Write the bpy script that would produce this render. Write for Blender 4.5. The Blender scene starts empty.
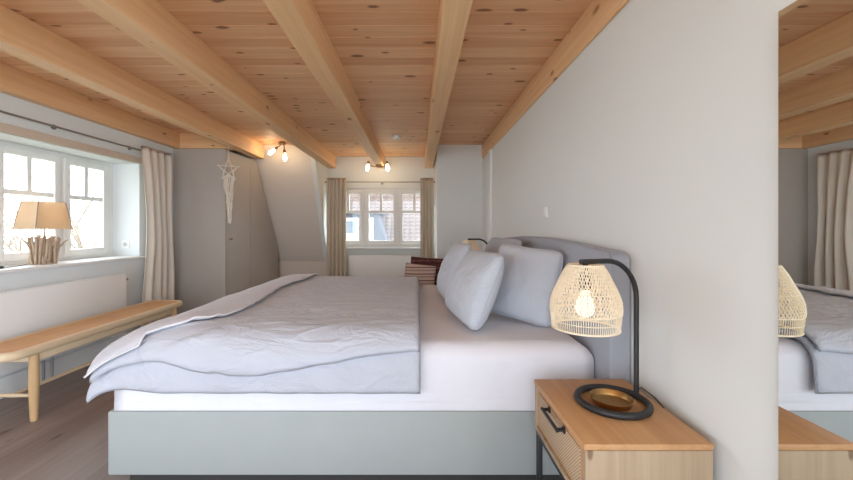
import bpy, bmesh, math, random
from mathutils import Vector, Matrix, noise
random.seed(7)
S = bpy.context.scene
COL = S.collection
PI = math.pi

# ------------------------------------------------------------------ camera, sky, exposure
CAMZ, FPX, VPX, VPY = 1.15, 379.0, 418.0, 228.0
cd = bpy.data.cameras.new('camera'); cam = bpy.data.objects.new('camera', cd); COL.objects.link(cam)
cam.location = (0, 0, CAMZ); cam.rotation_euler = (PI/2, 0, 0)
cd.sensor_fit = 'HORIZONTAL'; cd.sensor_width = 36.0; cd.lens = FPX/853*36.0
cd.shift_x = (426.5-VPX)/853; cd.shift_y = -(240-VPY)/853
cd.clip_start = 0.05; cd.clip_end = 200
S.camera = cam

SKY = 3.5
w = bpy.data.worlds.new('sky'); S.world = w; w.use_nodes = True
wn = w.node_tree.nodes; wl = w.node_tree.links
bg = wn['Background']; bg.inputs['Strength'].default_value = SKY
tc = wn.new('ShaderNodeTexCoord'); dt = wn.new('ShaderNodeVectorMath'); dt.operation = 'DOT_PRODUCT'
dt.inputs[1].default_value = (-0.98, 0.17, 0.10)          # sky brightened toward both sides, added to light the side walls
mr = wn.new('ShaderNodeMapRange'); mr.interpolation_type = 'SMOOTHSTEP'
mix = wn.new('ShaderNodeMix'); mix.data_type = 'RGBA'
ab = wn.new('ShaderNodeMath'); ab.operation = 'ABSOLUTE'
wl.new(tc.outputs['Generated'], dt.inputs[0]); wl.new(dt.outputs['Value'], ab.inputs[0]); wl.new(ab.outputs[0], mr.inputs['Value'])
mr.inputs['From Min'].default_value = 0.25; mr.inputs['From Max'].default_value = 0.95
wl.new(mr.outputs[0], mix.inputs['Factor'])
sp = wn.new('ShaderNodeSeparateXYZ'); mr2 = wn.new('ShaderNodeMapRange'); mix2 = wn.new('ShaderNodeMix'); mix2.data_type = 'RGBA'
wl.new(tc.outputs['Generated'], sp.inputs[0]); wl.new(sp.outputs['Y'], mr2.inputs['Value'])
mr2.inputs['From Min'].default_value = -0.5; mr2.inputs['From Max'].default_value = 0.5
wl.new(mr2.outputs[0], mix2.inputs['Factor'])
mix2.inputs['A'].default_value = (0.86, 0.95, 1.08, 1)    # sky dimmed behind the camera to balance the room light
mix2.inputs['B'].default_value = (1.78, 1.95, 2.12, 1)      # sky raised toward the dormer to brighten the back of the room
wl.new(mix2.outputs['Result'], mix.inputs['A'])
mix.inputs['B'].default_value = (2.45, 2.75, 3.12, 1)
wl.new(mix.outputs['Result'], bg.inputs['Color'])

def portal(loc, rot, sx, sy):
    l = bpy.data.lights.new('portal', 'AREA'); l.shape = 'RECTANGLE'; l.size = sx; l.size_y = sy
    l.cycles.is_portal = True
    o = bpy.data.objects.new('portal', l); COL.objects.link(o); o.location = loc; o.rotation_euler = rot
portal((-3.2, 3.0, 1.32), (0, -PI/2, 0), 0.95, 1.75)       # garden window
portal((-0.56, 5.95, 1.30), (-PI/2, 0, 0), 1.60, 0.95)     # dormer window
portal((-1.05, -1.68, 1.12), (PI/2, 0, 0), 3.1, 2.0)  # unseen opening in the rear wall, added for fill light
portal((0.95, -0.66, 1.25), (0, PI/2, 0), 1.7, 1.55)      # unseen opening in the right wall, added for fill light

vs = S.view_settings
vs.view_transform = 'Standard'; vs.look = 'None'; vs.exposure = 0.28; vs.gamma = 1.0; vs.use_curve_mapping = False
S.cycles.use_denoising = True
S.cycles.max_bounces = 12; S.cycles.diffuse_bounces = 8; S.cycles.transparent_max_bounces = 24
S.cycles.sample_clamp_indirect = 6.0

# ------------------------------------------------------------------ helpers
def lin(r, g, b):
    f = lambda c: (c/255/12.92) if c/255 <= 0.04045 else ((c/255+0.055)/1.055)**2.4
    return (f(r), f(g), f(b), 1.0)

class NT:
    def __init__(s, name):
        s.m = bpy.data.materials.new(name); s.m.use_nodes = True
        s.n = s.m.node_tree.nodes; s.l = s.m.node_tree.links
        s.b = s.n['Principled BSDF']; s.out = s.n['Material Output']
    def node(s, t, **kw):
        x = s.n.new(t)
        for k, v in kw.items(): setattr(x, k, v)
        return x
    def link(s, a, b): s.l.new(a, b)
    def math(s, op, a, b=None, c=None):
        x = s.node('ShaderNodeMath', operation=op)
        for i, v in enumerate((a, b, c)):
            if v is None: continue
            if isinstance(v, (int, float)): x.inputs[i].default_value = v
            else: s.link(v, x.inputs[i])
        return x.outputs[0]
    def mixc(s, f, a, b, blend='MIX'):
        x = s.node('ShaderNodeMix', data_type='RGBA', blend_type=blend)
        for k, v in (('Factor', f), ('A', a), ('B', b)):
            if isinstance(v, (tuple, float, int)): x.inputs[k].default_value = v
            else: s.link(v, x.inputs[k])
        return x.outputs['Result']
    def coords(s, scale=(1, 1, 1), off=(0, 0, 0)):
        t = s.node('ShaderNodeTexCoord'); m = s.node('ShaderNodeMapping')
        m.inputs['Scale'].default_value = scale; m.inputs['Location'].default_value = off
        s.link(t.outputs['Object'], m.inputs['Vector']); return m.outputs[0]
    def noise(s, vec, scale, detail=3, rough=0.55):
        x = s.node('ShaderNodeTexNoise'); x.inputs['Scale'].default_value = scale
        x.inputs['Detail'].default_value = detail; x.inputs['Roughness'].default_value = rough
        if vec is not None: s.link(vec, x.inputs['Vector'])
        return x.outputs['Fac']
    def ramp(s, v, stops):
        x = s.node('ShaderNodeValToRGB'); e = x.color_ramp.elements
        while len(e) < len(stops): e.new(0.5)
        for i, (p, c) in enumerate(stops):
            e[i].position = p; e[i].color = c if isinstance(c, tuple) else (c, c, c, 1)
        s.link(v, x.inputs[0]); return x.outputs[0]
    def bump(s, h, strength=0.2, dist=0.002):
        x = s.node('ShaderNodeBump'); x.inputs['Strength'].default_value = strength; x.inputs['Distance'].default_value = dist
        s.link(h, x.inputs['Height']); s.link(x.outputs[0], s.b.inputs['Normal'])
    def base(s, c):
        if isinstance(c, tuple): s.b.inputs['Base Color'].default_value = c
        else: s.link(c, s.b.inputs['Base Color'])
    def set(s, **kw):
        for k, v in kw.items(): s.b.inputs[k.replace('_', ' ')].default_value = v

def plain(name, rgb, rough=0.6, metal=0.0, var=0.06, scale=8.0, bump=0.0, bscale=200.0, spec=0.3):
    t = NT(name); c = lin(*rgb)
    v = t.noise(t.coords(), scale)
    d = tuple(x*(1-var) for x in c[:3])+(1,); u = tuple(min(1, x*(1+var)) for x in c[:3])+(1,)
    t.base(t.ramp(v, [(0.3, d), (0.7, u)]))
    t.set(Roughness=rough, Metallic=metal); t.b.inputs['Specular IOR Level'].default_value = spec
    if bump: t.bump(t.noise(t.coords(), bscale, 2), bump, 0.001)
    return t.m

def fabric(name, rgb, weave=900.0, strength=0.25, var=0.05, crease=0.0, sheen=0.2, trans=0.0):
    t = NT(name); c = lin(*rgb)
    v = t.noise(t.coords(), 5.0)
    d = tuple(x*(1-var) for x in c[:3])+(1,); u = tuple(min(1, x*(1+var)) for x in c[:3])+(1,)
    col = t.ramp(v, [(0.3, d), (0.7, u)])
    t.base(col); t.set(Roughness=0.9); t.b.inputs['Specular IOR Level'].default_value = 0.15
    t.b.inputs['Sheen Weight'].default_value = sheen
    if crease:
        m1 = t.node('ShaderNodeMapping'); m1.inputs['Rotation'].default_value = (0, 0, 0.6); m1.inputs['Scale'].default_value = (3.0, 8.0, 6.0)
        n1 = t.node('ShaderNodeTexNoise'); n1.inputs['Scale'].default_value = 1.0; n1.inputs['Detail'].default_value = 4.0; n1.inputs['Distortion'].default_value = 1.2
        t.link(t.coords(), m1.inputs['Vector']); t.link(m1.outputs[0], n1.inputs['Vector'])
        rg = t.math('ABSOLUTE', t.math('SUBTRACT', n1.outputs['Fac'], 0.5))
        h = t.math('SUBTRACT', t.math('MULTIPLY', t.noise(t.coords(), 60, 2), 0.04), t.math('MINIMUM', rg, 0.12))
        t.bump(h, crease, 0.12)
    else: t.bump(t.noise(t.coords(), weave, 2), strength, 0.0008)
    if trans:
        tr = t.node('ShaderNodeBsdfTranslucent'); t.link(col, tr.inputs[0])
        ms = t.node('ShaderNodeMixShader'); ms.inputs[0].default_value = trans
        t.link(t.b.outputs[0], ms.inputs[1]); t.link(tr.outputs[0], ms.inputs[2]); t.link(ms.outputs[0], t.out.inputs[0])
    return t.m

def timber(name, axis, light, dark, knot, board=None, knots=0.55, grain=1.0, rough=0.55, cell=(1.6, 9.0), var=0.35, flat=False):
    """wood whose grain runs along axis; board=(axis, width) gives every board its own tone"""
    t = NT(name)
    sc = [26.0, 26.0, 26.0]; sc[axis] = 0.9
    vec = t.coords()
    sep = t.node('ShaderNodeSeparateXYZ'); t.link(vec, sep.inputs[0])
    rnd = None
    if board:
        idx = t.math('FLOOR', t.math('DIVIDE', sep.outputs[board[0]], board[1]))
        wnz = t.node('ShaderNodeTexWhiteNoise', noise_dimensions='1D'); t.link(idx, wnz.inputs['W']); rnd = wnz.outputs['Value']
        comb = t.node('ShaderNodeCombineXYZ')
        outs = [sep.outputs[0], sep.outputs[1], sep.outputs[2]]
        outs[axis] = t.math('ADD', outs[axis], t.math('MULTIPLY', rnd, 40.0))
        for i in range(3): t.link(outs[i], comb.inputs[i])
        vec = comb.outputs[0]
    def mapped(scale):
        m = t.node('ShaderNodeMapping'); m.inputs['Scale'].default_value = scale; t.link(vec, m.inputs['Vector']); return m.outputs[0]
    g1 = t.noise(mapped(tuple(sc)), 1.0*grain, 4, 0.6)
    sc2 = [90.0, 90.0, 90.0]; sc2[axis] = 2.0
    g2 = t.noise(mapped(tuple(sc2)), 1.0*grain, 2, 0.5)
    g = t.math('ADD', t.math('MULTIPLY', g1, 0.75), t.math('MULTIPLY', g2, 0.25))
    if rnd is not None: g = t.math('ADD', g, t.math('MULTIPLY', t.math('SUBTRACT', rnd, 0.5), var))
    col = t.ramp(g, [(0.28, lin(*light)), (0.78, lin(*dark))])
    if knots:
        cs = [cell[1]]*3; cs[axis] = cell[0]
        dist = t.noise(mapped((14, 14, 14)), 1.0, 2)
        vo = t.node('ShaderNodeTexVoronoi'); vo.inputs['Scale'].default_value = 1.0; vo.inputs['Randomness'].default_value = 1.0
        if flat: vo.voronoi_dimensions = '2D'
        t.link(mapped(tuple(cs)), vo.inputs['Vector'])
        d = t.math('ADD', vo.outputs['Distance'], t.math('MULTIPLY', t.math('SUBTRACT', dist, 0.5), 0.10))
        sepc = t.node('ShaderNodeSeparateColor'); t.link(vo.outputs['Color'], sepc.inputs[0])
        keep = t.math('LESS_THAN', sepc.outputs[0], knots)
        sz = t.math('ADD', 0.07, t.math('MULTIPLY', sepc.outputs[1], 0.18))
        mp = t.node('ShaderNodeMapRange', interpolation_type='SMOOTHSTEP'); t.link(t.math('DIVIDE', d, sz), mp.inputs['Value'])
        mp.inputs['From Min'].default_value = 0.55; mp.inputs['From Max'].default_value = 1.25; mp.inputs['To Min'].default_value = 1.0; mp.inputs['To Max'].default_value = 0.0
        k = t.math('MULTIPLY', t.math('MULTIPLY', keep, mp.outputs[0]), 0.85)
        col = t.mixc(k, col, lin(*knot))
    t.base(col); t.set(Roughness=rough); t.b.inputs['Specular IOR Level'].default_value = 0.3
    t.bump(g, 0.12, 0.002)
    return t.m

def glow(name, rgb, strength):
    t = NT(name); t.base(lin(*rgb)); t.b.inputs['Emission Color'].default_value = lin(*rgb); t.b.inputs['Emission Strength'].default_value = strength
    return t.m

def link(o, parent=None):
    COL.objects.link(o)
    if parent is not None: o.parent = parent
    return o

def wloc(o):
    v = Vector((0, 0, 0))
    while o is not None:
        v = v+o.location; o = o.parent
    return v

def obj(name, bm, mat, parent=None, smooth=True, world=True, angle=40, recalc=True):
    """ONE mesh object; geometry given in world coordinates (or in the parent's when world=False)"""
    if parent is not None and world:
        bmesh.ops.translate(bm, verts=bm.verts, vec=-wloc(parent))
    if recalc: bmesh.ops.recalc_face_normals(bm, faces=bm.faces)
    me = bpy.data.meshes.new(name); bm.to_mesh(me); bm.free()
    if smooth:
        me.polygons.foreach_set('use_smooth', [True]*len(me.polygons))
        if angle is not None: me.set_sharp_from_angle(angle=math.radians(angle))
    if mat is not None: me.materials.append(mat)
    return link(bpy.data.objects.new(name, me), parent)

def tag(o, label, cat, group=None):
    o['label'] = label; o['category'] = cat
    if group: o['group'] = group
    return o

def thing(name, loc, label, cat, group=None, rz=0.0):
    o = bpy.data.objects.new(name, None); COL.objects.link(o); o.location = loc; o.rotation_euler = (0, 0, rz)
    o.empty_display_size = 0.1
    return tag(o, label, cat, group)

def struct(name, bm, mat, parent=None, smooth=False):
    o = obj(name, bm, mat, parent, smooth=smooth)
    if parent is None: o['kind'] = 'structure'
    return o

def copy_thing(r, loc, label, group=None):
    n = r.copy(); COL.objects.link(n); n.location = loc; n['label'] = label
    for ch in r.children:
        c = ch.copy(); COL.objects.link(c); c.parent = n
        for g in ch.children:
            d = g.copy(); COL.objects.link(d); d.parent = c
    return n

def B(): return bmesh.new()

def box(bm, x0, x1, y0, y1, z0, z1, bev=0.0, seg=2):
    vs_ = [bm.verts.new((x, y, z)) for x in (x0, x1) for y in (y0, y1) for z in (z0, z1)]
    f = []
    for q in ((0, 1, 3, 2), (4, 6, 7, 5), (0, 4, 5, 1), (2, 3, 7, 6), (0, 2, 6, 4), (1, 5, 7, 3)):
        f.append(bm.faces.new([vs_[i] for i in q]))
    if bev:
        ed = list({e for ff in f for e in ff.edges})
        bmesh.ops.bevel(bm, geom=ed, offset=bev, segments=seg, profile=0.5, affect='EDGES')
    return bm

def prism(bm, pts, axis, a, b, bev=0.0, seg=2):
    """polygon pts (two other axes in order) extruded along axis from a to b"""
    def mk(p, q):
        v = [0, 0, 0]; o = [i for i in range(3) if i != axis]
        v[o[0]], v[o[1]] = p; v[axis] = q; return bm.verts.new(v)
    A = [mk(p, a) for p in pts]; Bv = [mk(p, b) for p in pts]
    n = len(pts); fs = [bm.faces.new(A), bm.faces.new(Bv[::-1])]
    for i in range(n): fs.append(bm.faces.new((A[i], Bv[i], Bv[(i+1) % n], A[(i+1) % n])))
    bmesh.ops.recalc_face_normals(bm, faces=fs)
    if bev:
        ed = list({e for f in fs[:2] for e in f.edges})
        bmesh.ops.bevel(bm, geom=ed, offset=bev, segments=seg, profile=0.5, affect='EDGES')
    return bm

def tube(bm, pts, r, seg=8, closed=False, cap=True):
    pts = [Vector(p) for p in pts]; n = len(pts)
    rr = r if isinstance(r, (list, tuple)) else [r]*n
    rings = []; up = None
    for i, p in enumerate(pts):
        if closed: d = pts[(i+1) % n]-pts[i-1]
        else: d = pts[min(i+1, n-1)]-pts[max(i-1, 0)]
        d.normalize()
        if up is None:
            up = Vector((0, 0, 1)) if abs(d.z) < 0.9 else Vector((1, 0, 0))
        u = (up-d*up.dot(d)).normalized(); up = u; v = d.cross(u)
        rings.append([bm.verts.new(p+(u*math.cos(2*PI*k/seg)+v*math.sin(2*PI*k/seg))*rr[i]) for k in range(seg)])
    m = n if closed else n-1
    for i in range(m):
        a, b = rings[i], rings[(i+1) % n]
        for k in range(seg): bm.faces.new((a[k], a[(k+1) % seg], b[(k+1) % seg], b[k]))
    if cap and not closed:
        bm.faces.new(rings[0][::-1]); bm.faces.new(rings[-1])
    return bm

def lathe(bm, prof, c, seg=32):
    """prof: list of (radius, z) around the vertical through c"""
    rings = []
    for r, z in prof:
        if r < 1e-6: rings.append([bm.verts.new((c[0], c[1], c[2]+z))])
        else: rings.append([bm.verts.new((c[0]+r*math.cos(2*PI*k/seg), c[1]+r*math.sin(2*PI*k/seg), c[2]+z)) for k in range(seg)])
    for a, b in zip(rings, rings[1:]):
        for k in range(seg):
            q = [a[k % len(a)], a[(k+1) % len(a)], b[(k+1) % len(b)], b[k % len(b)]]
            q = list(dict.fromkeys(q))
            if len(q) > 2: bm.faces.new(q)
    return bm

def grid_faces(bm, V, flip=False):
    for i in range(len(V)-1):
        for j in range(len(V[0])-1):
            q = [V[i][j], V[i+1][j], V[i+1][j+1], V[i][j+1]]
            bm.faces.new(q[::-1] if flip else q)

def slab(bm, P, half):
    """closed thick sheet around the grid of centre points P; half(i,j) is half its thickness, 0 on the rim"""
    n, m = len(P), len(P[0])
    N = [[None]*m for _ in range(n)]
    for i in range(n):
        for j in range(m):
            a = P[min(i+1, n-1)][j]-P[max(i-1, 0)][j]; b = P[i][min(j+1, m-1)]-P[i][max(j-1, 0)]
            c = a.cross(b); N[i][j] = c.normalized() if c.length > 1e-9 else Vector((0, 0, 1))
    T = [[None]*m for _ in range(n)]; U = [[None]*m for _ in range(n)]
    for i in range(n):
        for j in range(m):
            rim = i in (0, n-1) or j in (0, m-1)
            if rim: T[i][j] = U[i][j] = bm.verts.new(P[i][j])
            else:
                h = half(i, j)
                T[i][j] = bm.verts.new(P[i][j]+N[i][j]*h); U[i][j] = bm.verts.new(P[i][j]-N[i][j]*h)
    grid_faces(bm, T)
    for i in range(n-1):
        for j in range(m-1):
            q = [U[i][j], U[i][j+1], U[i+1][j+1], U[i+1][j]]
            q = list(dict.fromkeys(q))
            try: bm.faces.new(q)
            except ValueError: pass
    return bm

# ------------------------------------------------------------------ materials
WALLR = plain('greige_plaster', (222, 223, 219), 0.85, var=0.012, scale=1.5, bump=0.05, bscale=90)
WALLL = plain('pale_grey_plaster', (223, 226, 225), 0.85, var=0.012, scale=1.5, bump=0.05, bscale=90)
WALLS = plain('warm_beige_plaster', (216, 206, 194), 0.85, var=0.012, scale=1.5, bump=0.05, bscale=90)
TRIMM = plain('beige_lintel_edge', (206, 190, 172), 0.7, var=0.03)
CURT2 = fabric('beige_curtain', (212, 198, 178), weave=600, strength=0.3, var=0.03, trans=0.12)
WHITE = plain('white_lacquer', (232, 231, 227), 0.4, var=0.01)
TAUPE = plain('taupe_lacquer', (178, 170, 161), 0.55, var=0.02)
PINE_C = timber('pine_boards', 0, (236, 194, 152), (208, 152, 112), (124, 76, 48), board=(1, 0.128), knots=0.16, cell=(5.5, 12.0), var=0.28, flat=True)
PINE_BY = timber('pine_beam_lengthwise', 1, (238, 199, 154), (217, 169, 122), (150, 98, 60), knots=0.34, cell=(5.0, 12.0))
PINE_BX = timber('pine_beam_crosswise', 0, (238, 199, 154), (217, 169, 122), (150, 98, 60), knots=0.34, cell=(5.0, 12.0))
FLOORM = timber('brown_oak_floor', 1, (152, 137, 130), (120, 106, 101), (96, 80, 74), board=(0, 0.19), knots=0.1, cell=(4, 9.0), rough=0.45, var=0.25)
OAK = timber('oak_veneer', 1, (204, 160, 114), (176, 128, 84), (130, 84, 52), knots=0.06, cell=(5.0, 14.0), rough=0.5)
OAKX = timber('oak_side', 2, (188, 166, 138), (156, 133, 106), (116, 86, 60), knots=0.12, cell=(5.0, 12.0), rough=0.55)
OAKB = timber('oak_bench', 1, (226, 204, 172), (206, 178, 140), (150, 110, 70), knots=0.0, rough=0.5)
OAKV = timber('oak_turned', 2, (210, 176, 132), (180, 142, 98), (150, 110, 70), knots=0.0, rough=0.5)
LEATHER = plain('tan_seat', (202, 154, 106), 0.6, var=0.06, scale=14, bump=0.2, bscale=300)
BLACK = plain('black_metal', (38, 37, 38), 0.45, var=0.1, spec=0.5)
BRASS = plain('brass', (176, 140, 88), 0.32, metal=1.0, var=0.08)
BRONZE = plain('bronze', (150, 118, 86), 0.35, metal=0.9, var=0.08)
STEEL = plain('grey_steel', (150, 147, 144), 0.4, metal=0.6, var=0.05)
BASEM = plain('grey_green_upholstery', (165, 170, 168), 0.8, var=0.015, bump=0.15, bscale=500)
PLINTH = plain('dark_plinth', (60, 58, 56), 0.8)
SHEET = fabric('white_sheet', (224, 223, 228), strength=0.12, var=0.015, crease=0.10)
DUVET = fabric('grey_duvet', (187, 189, 197), strength=0.2, var=0.025, crease=0.35)
SPREAD = fabric('pale_bedspread', (196, 194, 199), weave=420, strength=0.5, var=0.02)
RIM = fabric('pale_rim', (214, 212, 214))
SEAM = fabric('seam_grey', (150, 150, 158))
PILLOW = fabric('pillow_linen', (190, 195, 203), strength=0.2, var=0.02, crease=0.18)
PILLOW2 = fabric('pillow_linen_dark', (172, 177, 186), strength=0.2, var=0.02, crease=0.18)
HEADB = fabric('grey_headboard_cloth', (160, 163, 171), weave=700, strength=0.35, var=0.03)
CURT = fabric('linen_curtain', (230, 220, 206), weave=600, strength=0.3, var=0.03, trans=0.16)
SHADE = fabric('lampshade_linen', (232, 214, 188), weave=500, strength=0.3, var=0.03, trans=0.55)
SHADEB = fabric('lampshade_edge', (150, 132, 112), weave=500, strength=0.3)
RATTAN = plain('pale_rattan', (236, 221, 194), 0.55, var=0.06, scale=60)
COTTON = fabric('cotton_cord', (222, 210, 196), weave=900, strength=0.4)
DRIFT = timber('driftwood', 2, (212, 188, 162), (124, 98, 78), (110, 84, 66), knots=0.2, cell=(6, 30), grain=3.0, rough=0.8)
PLASTIC = plain('white_plastic', (236, 235, 232), 0.35, var=0.005)
GREYP = plain('grey_plastic', (190, 188, 186), 0.4, var=0.01)
CHAIRW = plain('dark_chair_wood', (58, 42, 36), 0.5, var=0.1)
BULB = glow('bulb_glow', (255, 230, 190), 34.0)
BULBL = glow('lamp_bulb_glow', (255, 230, 190), 2.6)

def glass_mat():
    t = NT('window_glass')
    tr = t.node('ShaderNodeBsdfTransparent'); gl = t.node('ShaderNodeBsdfGlossy'); gl.inputs['Roughness'].default_value = 0.02
    ms = t.node('ShaderNodeMixShader'); ms.inputs[0].default_value = 0.05
    v = t.noise(t.coords(), 3.0)
    t.link(t.ramp(v, [(0, (0.94, 0.96, 0.95, 1)), (1, (0.97, 0.98, 0.975, 1))]), tr.inputs[0])
    t.link(tr.outputs[0], ms.inputs[1]); t.link(gl.outputs[0], ms.inputs[2]); t.link(ms.outputs[0], t.out.inputs[0])
    return t.m
GLASS = glass_mat()
MIRROR = plain('silvered_glass', (226, 228, 226), 0.0, metal=1.0, var=0.004)

def cane_mat():
    t = NT('cane_drawer')
    v = t.coords((1, 1, 1))
    wv = t.node('ShaderNodeTexWave', wave_type='BANDS', bands_direction='DIAGONAL'); wv.inputs['Scale'].default_value = 60; wv.inputs['Distortion'].default_value = 0.6
    t.link(v, wv.inputs['Vector'])
    t.base(t.ramp(wv.outputs['Fac'], [(0.2, lin(168, 140, 112)), (0.8, lin(206, 178, 146))])); t.set(Roughness=0.6)
    t.bump(wv.outputs['Fac'], 0.4, 0.002)
    return t.m
CANE = cane_mat()

def stripe_mat(name, stops, axis, scale, bump=0.3, nz=0.0):
    t = NT(name)
    s = t.node('ShaderNodeSeparateXYZ'); t.link(t.coords(), s.inputs[0])
    x = t.math('ADD', t.math('MULTIPLY', s.outputs[axis], scale), 0.5)
    if nz: x = t.math('ADD', x, t.math('MULTIPLY', t.noise(t.coords(), 40, 2), nz))
    r = t.ramp(t.math('FRACT', x), stops); r.node.color_ramp.interpolation = 'CONSTANT' if not nz else 'LINEAR'
    t.base(r); t.set(Roughness=0.9); t.bump(t.noise(t.coords(), 500, 2), bump, 0.001)
    return t.m
STRIPED = stripe_mat('striped_weave', [(0.0, lin(196, 166, 152)), (0.22, lin(120, 84, 78)), (0.32, lin(206, 184, 170)), (0.55, lin(150, 112, 102)), (0.66, lin(92, 60, 58)), (0.74, lin(204, 178, 164))], 2, 13.0)
MAROON = stripe_mat('maroon_weave', [(0.0, lin(84, 38, 38)), (0.3, lin(62, 26, 28)), (0.5, lin(128, 84, 76)), (0.6, lin(70, 30, 32)), (1.0, lin(92, 44, 42))], 2, 12.0, nz=0.5)

# ------------------------------------------------------------------ room shell
XR, XL, ZC, ZB = 0.856, -2.82, 2.245, 2.065
YW, YT, YD = 4.37, 4.98, 5.82       # wardrobe front, top of roof slope, dormer wall
YB = -1.60                           # wall behind the camera
CX0, CX1 = -1.38, 0.25               # dormer cheeks
bm = B(); box(bm, XL-0.3, XR+0.2, YB-0.1, YD+0.1, -0.12, 0.0); struct('floor', bm, FLOORM)

# ceiling: tongue and groove boards running across the room, a real V groove at each joint
bm = B(); wb = 0.128
y = math.floor((YB-0.1)/wb)*wb
prof = []
while y < YD+0.1:
    g = 0.0035
    prof += [(y, ZC+0.004), (y+g, ZC), (y+wb-g, ZC)]; y += wb
prof.append((y, ZC+0.004))
a = [bm.verts.new((XL-0.3, p, z)) for p, z in prof]; b = [bm.verts.new((XR+0.1, p, z)) for p, z in prof]
for i in range(len(prof)-1): bm.faces.new((a[i], b[i], b[i+1], a[i+1]))
box(bm, XL-0.3, XR+0.1, YB-0.1, YD+0.15, ZC+0.012, ZC+0.14)
struct('ceiling', bm, PINE_C)

bm = B(); box(bm, XR, XR+0.12, 0.12, YD+0.1, 0, ZC+0.1); box(bm, XR, XR+0.12, YB-0.1, -1.44, 0, ZC+0.1)
box(bm, XR, XR+0.12, -1.44, 0.12, 0, 0.4); box(bm, XR, XR+0.12, -1.44, 0.12, 2.1, ZC+0.1)      # unseen side opening, added to brighten the opposite wall
struct('wall_right', bm, WALLR)
# left wall with the deep window recess
WY0, WY1, WZ0, WZ1 = 2.17, 3.835, 0.84, 1.80
XG = -3.087
bm = B()
box(bm, -3.14, XL, YB-0.1, WY0, 0, ZC+0.1); box(bm, -3.14, XL, WY1, YD+0.1, 0, ZC+0.1)
box(bm, -3.14, XL, WY0, WY1, 0, WZ0); box(bm, -3.14, XL, WY0, WY1, WZ1, ZC+0.1)
struct('wall_left', bm, WALLL)
# wall behind the camera; its wide unseen opening is added to let sky light in
bm = B()
box(bm, XL, -2.6, YB-0.1, YB, 0, ZC+0.1); box(bm, 0.5, XR, YB-0.1, YB, 0, ZC+0.1)
box(bm, -2.6, 0.5, YB-0.1, YB, 2.12, ZC+0.1); box(bm, -2.6, 0.5, YB-0.1, YB, 0, 0.1)
struct('wall_rear', bm, WALLR)
# dormer wall with its window opening
BX0, BX1, BZ0, BZ1 = -1.335, 0.205, 0.86, 1.755
bm = B()
box(bm, CX0, BX0, YD, YD+0.1, 0, ZC+0.1); box(bm, BX1, CX1, YD, YD+0.1, 0, ZC+0.1)
box(bm, BX0, BX1, YD, YD+0.1, 0, BZ0); box(bm, BX0, BX1, YD, YD+0.1, BZ1, ZC+0.1)
struct('wall_dormer', bm, WALLR)
# low knee wall and sloping roof face beside the dormer
ZK = 0.636
bm = B(); box(bm, XL, CX0, YD, YD+0.1, 0, ZK+0.05); struct('wall_knee', bm, WALLS)
bm = B(); prism(bm, [(YT, ZC+0.05), (YT+0.16, ZC+0.05), (YD+0.14, ZK), (YD, ZK)], 0, XL, CX0-0.001); struct('wall_slope', bm, WALLS)
bm = B(); prism(bm, [(YT+0.003, ZC+0.02), (YD+0.1, ZC+0.02), (YD+0.1, ZK-0.02), (YD+0.008, ZK-0.02)], 0, CX0-0.06, CX0); struct('wall_cheek', bm, WALLR)
bm = B(); box(bm, CX1, XR, YT, YD+0.1, 0, ZC+0.05); struct('wall_far', bm, WALLR)
bm = B(); box(bm, XL, XL+0.016, YB, 4.30, 0, 0.14, 0.003); struct('baseboard_left', bm, WHITE)
bm = B(); box(bm, XR-0.014, XR, 1.0, 1.5, 0, 0.085, 0.003); struct('baseboard_right', bm, WHITE)
# lintel edge and sill of the recess
bm = B(); box(bm, XL-0.02, XL+0.02, WY0-0.05, WY1+0.02, WZ1, WZ1+0.06, 0.004); struct('trim_1', bm, TRIMM)

# door at the far end of the bed wall
d = B(); box(d, XR-0.012, XR+0.01, 4.46, 4.975, 0.01, 2.03, 0.002); door = struct('door_1', d, WHITE)
bm = B(); box(bm, XR-0.03, XR+0.001, 4.36, 4.455, 0.0, 2.06, 0.004); struct('door_frame', bm, WHITE, door)
bm = B(); box(bm, XR-0.02, XR, 4.53, 4.545, 0.02, 2.0, 0.002); struct('panel_edge', bm, WHITE, door)

# ------------------------------------------------------------------ beams
def beam(x0, x1, y0, y1, z0, z1, mat, label):
    bm = B(); box(bm, x0, x1, y0, y1, z0, z1, 0.004, 1)
    o = struct('ceiling_beam', bm, mat); tag(o, label, 'beam', 'pine ceiling beams'); return o
beam(0.106, 0.222, YB, YD, ZB, ZC, PINE_BY, 'pine ceiling beam ending above the linen curtain nearest the bed pillows')
beam(-0.628, -0.508, YB, YD, ZB, ZC, PINE_BY, 'pine ceiling beam carrying twin bulbs above the dormer window')
beam(-1.378, -1.258, YB, YD, ZB, ZC, PINE_BY, 'pine ceiling beam ending over the striped edge of the sloping wall')
beam(-2.155, -2.035, YB, 5.02, ZB, ZC, PINE_BY, 'pine ceiling beam with the macrame star hanging from it')
beam(XL+0.001, -2.745, YB, 4.40, ZB, ZC, PINE_BY, 'pine ceiling beam lying along the wall over the garden window')
beam(0.838, XR, YB, YT, ZB, ZC, PINE_BY, 'pine ceiling beam lying along the wall over the headboard')
beam(-2.744, -2.156, 4.36, 4.47, ZB, ZC, PINE_BX, 'short pine cross beam above the grey wardrobe')

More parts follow.
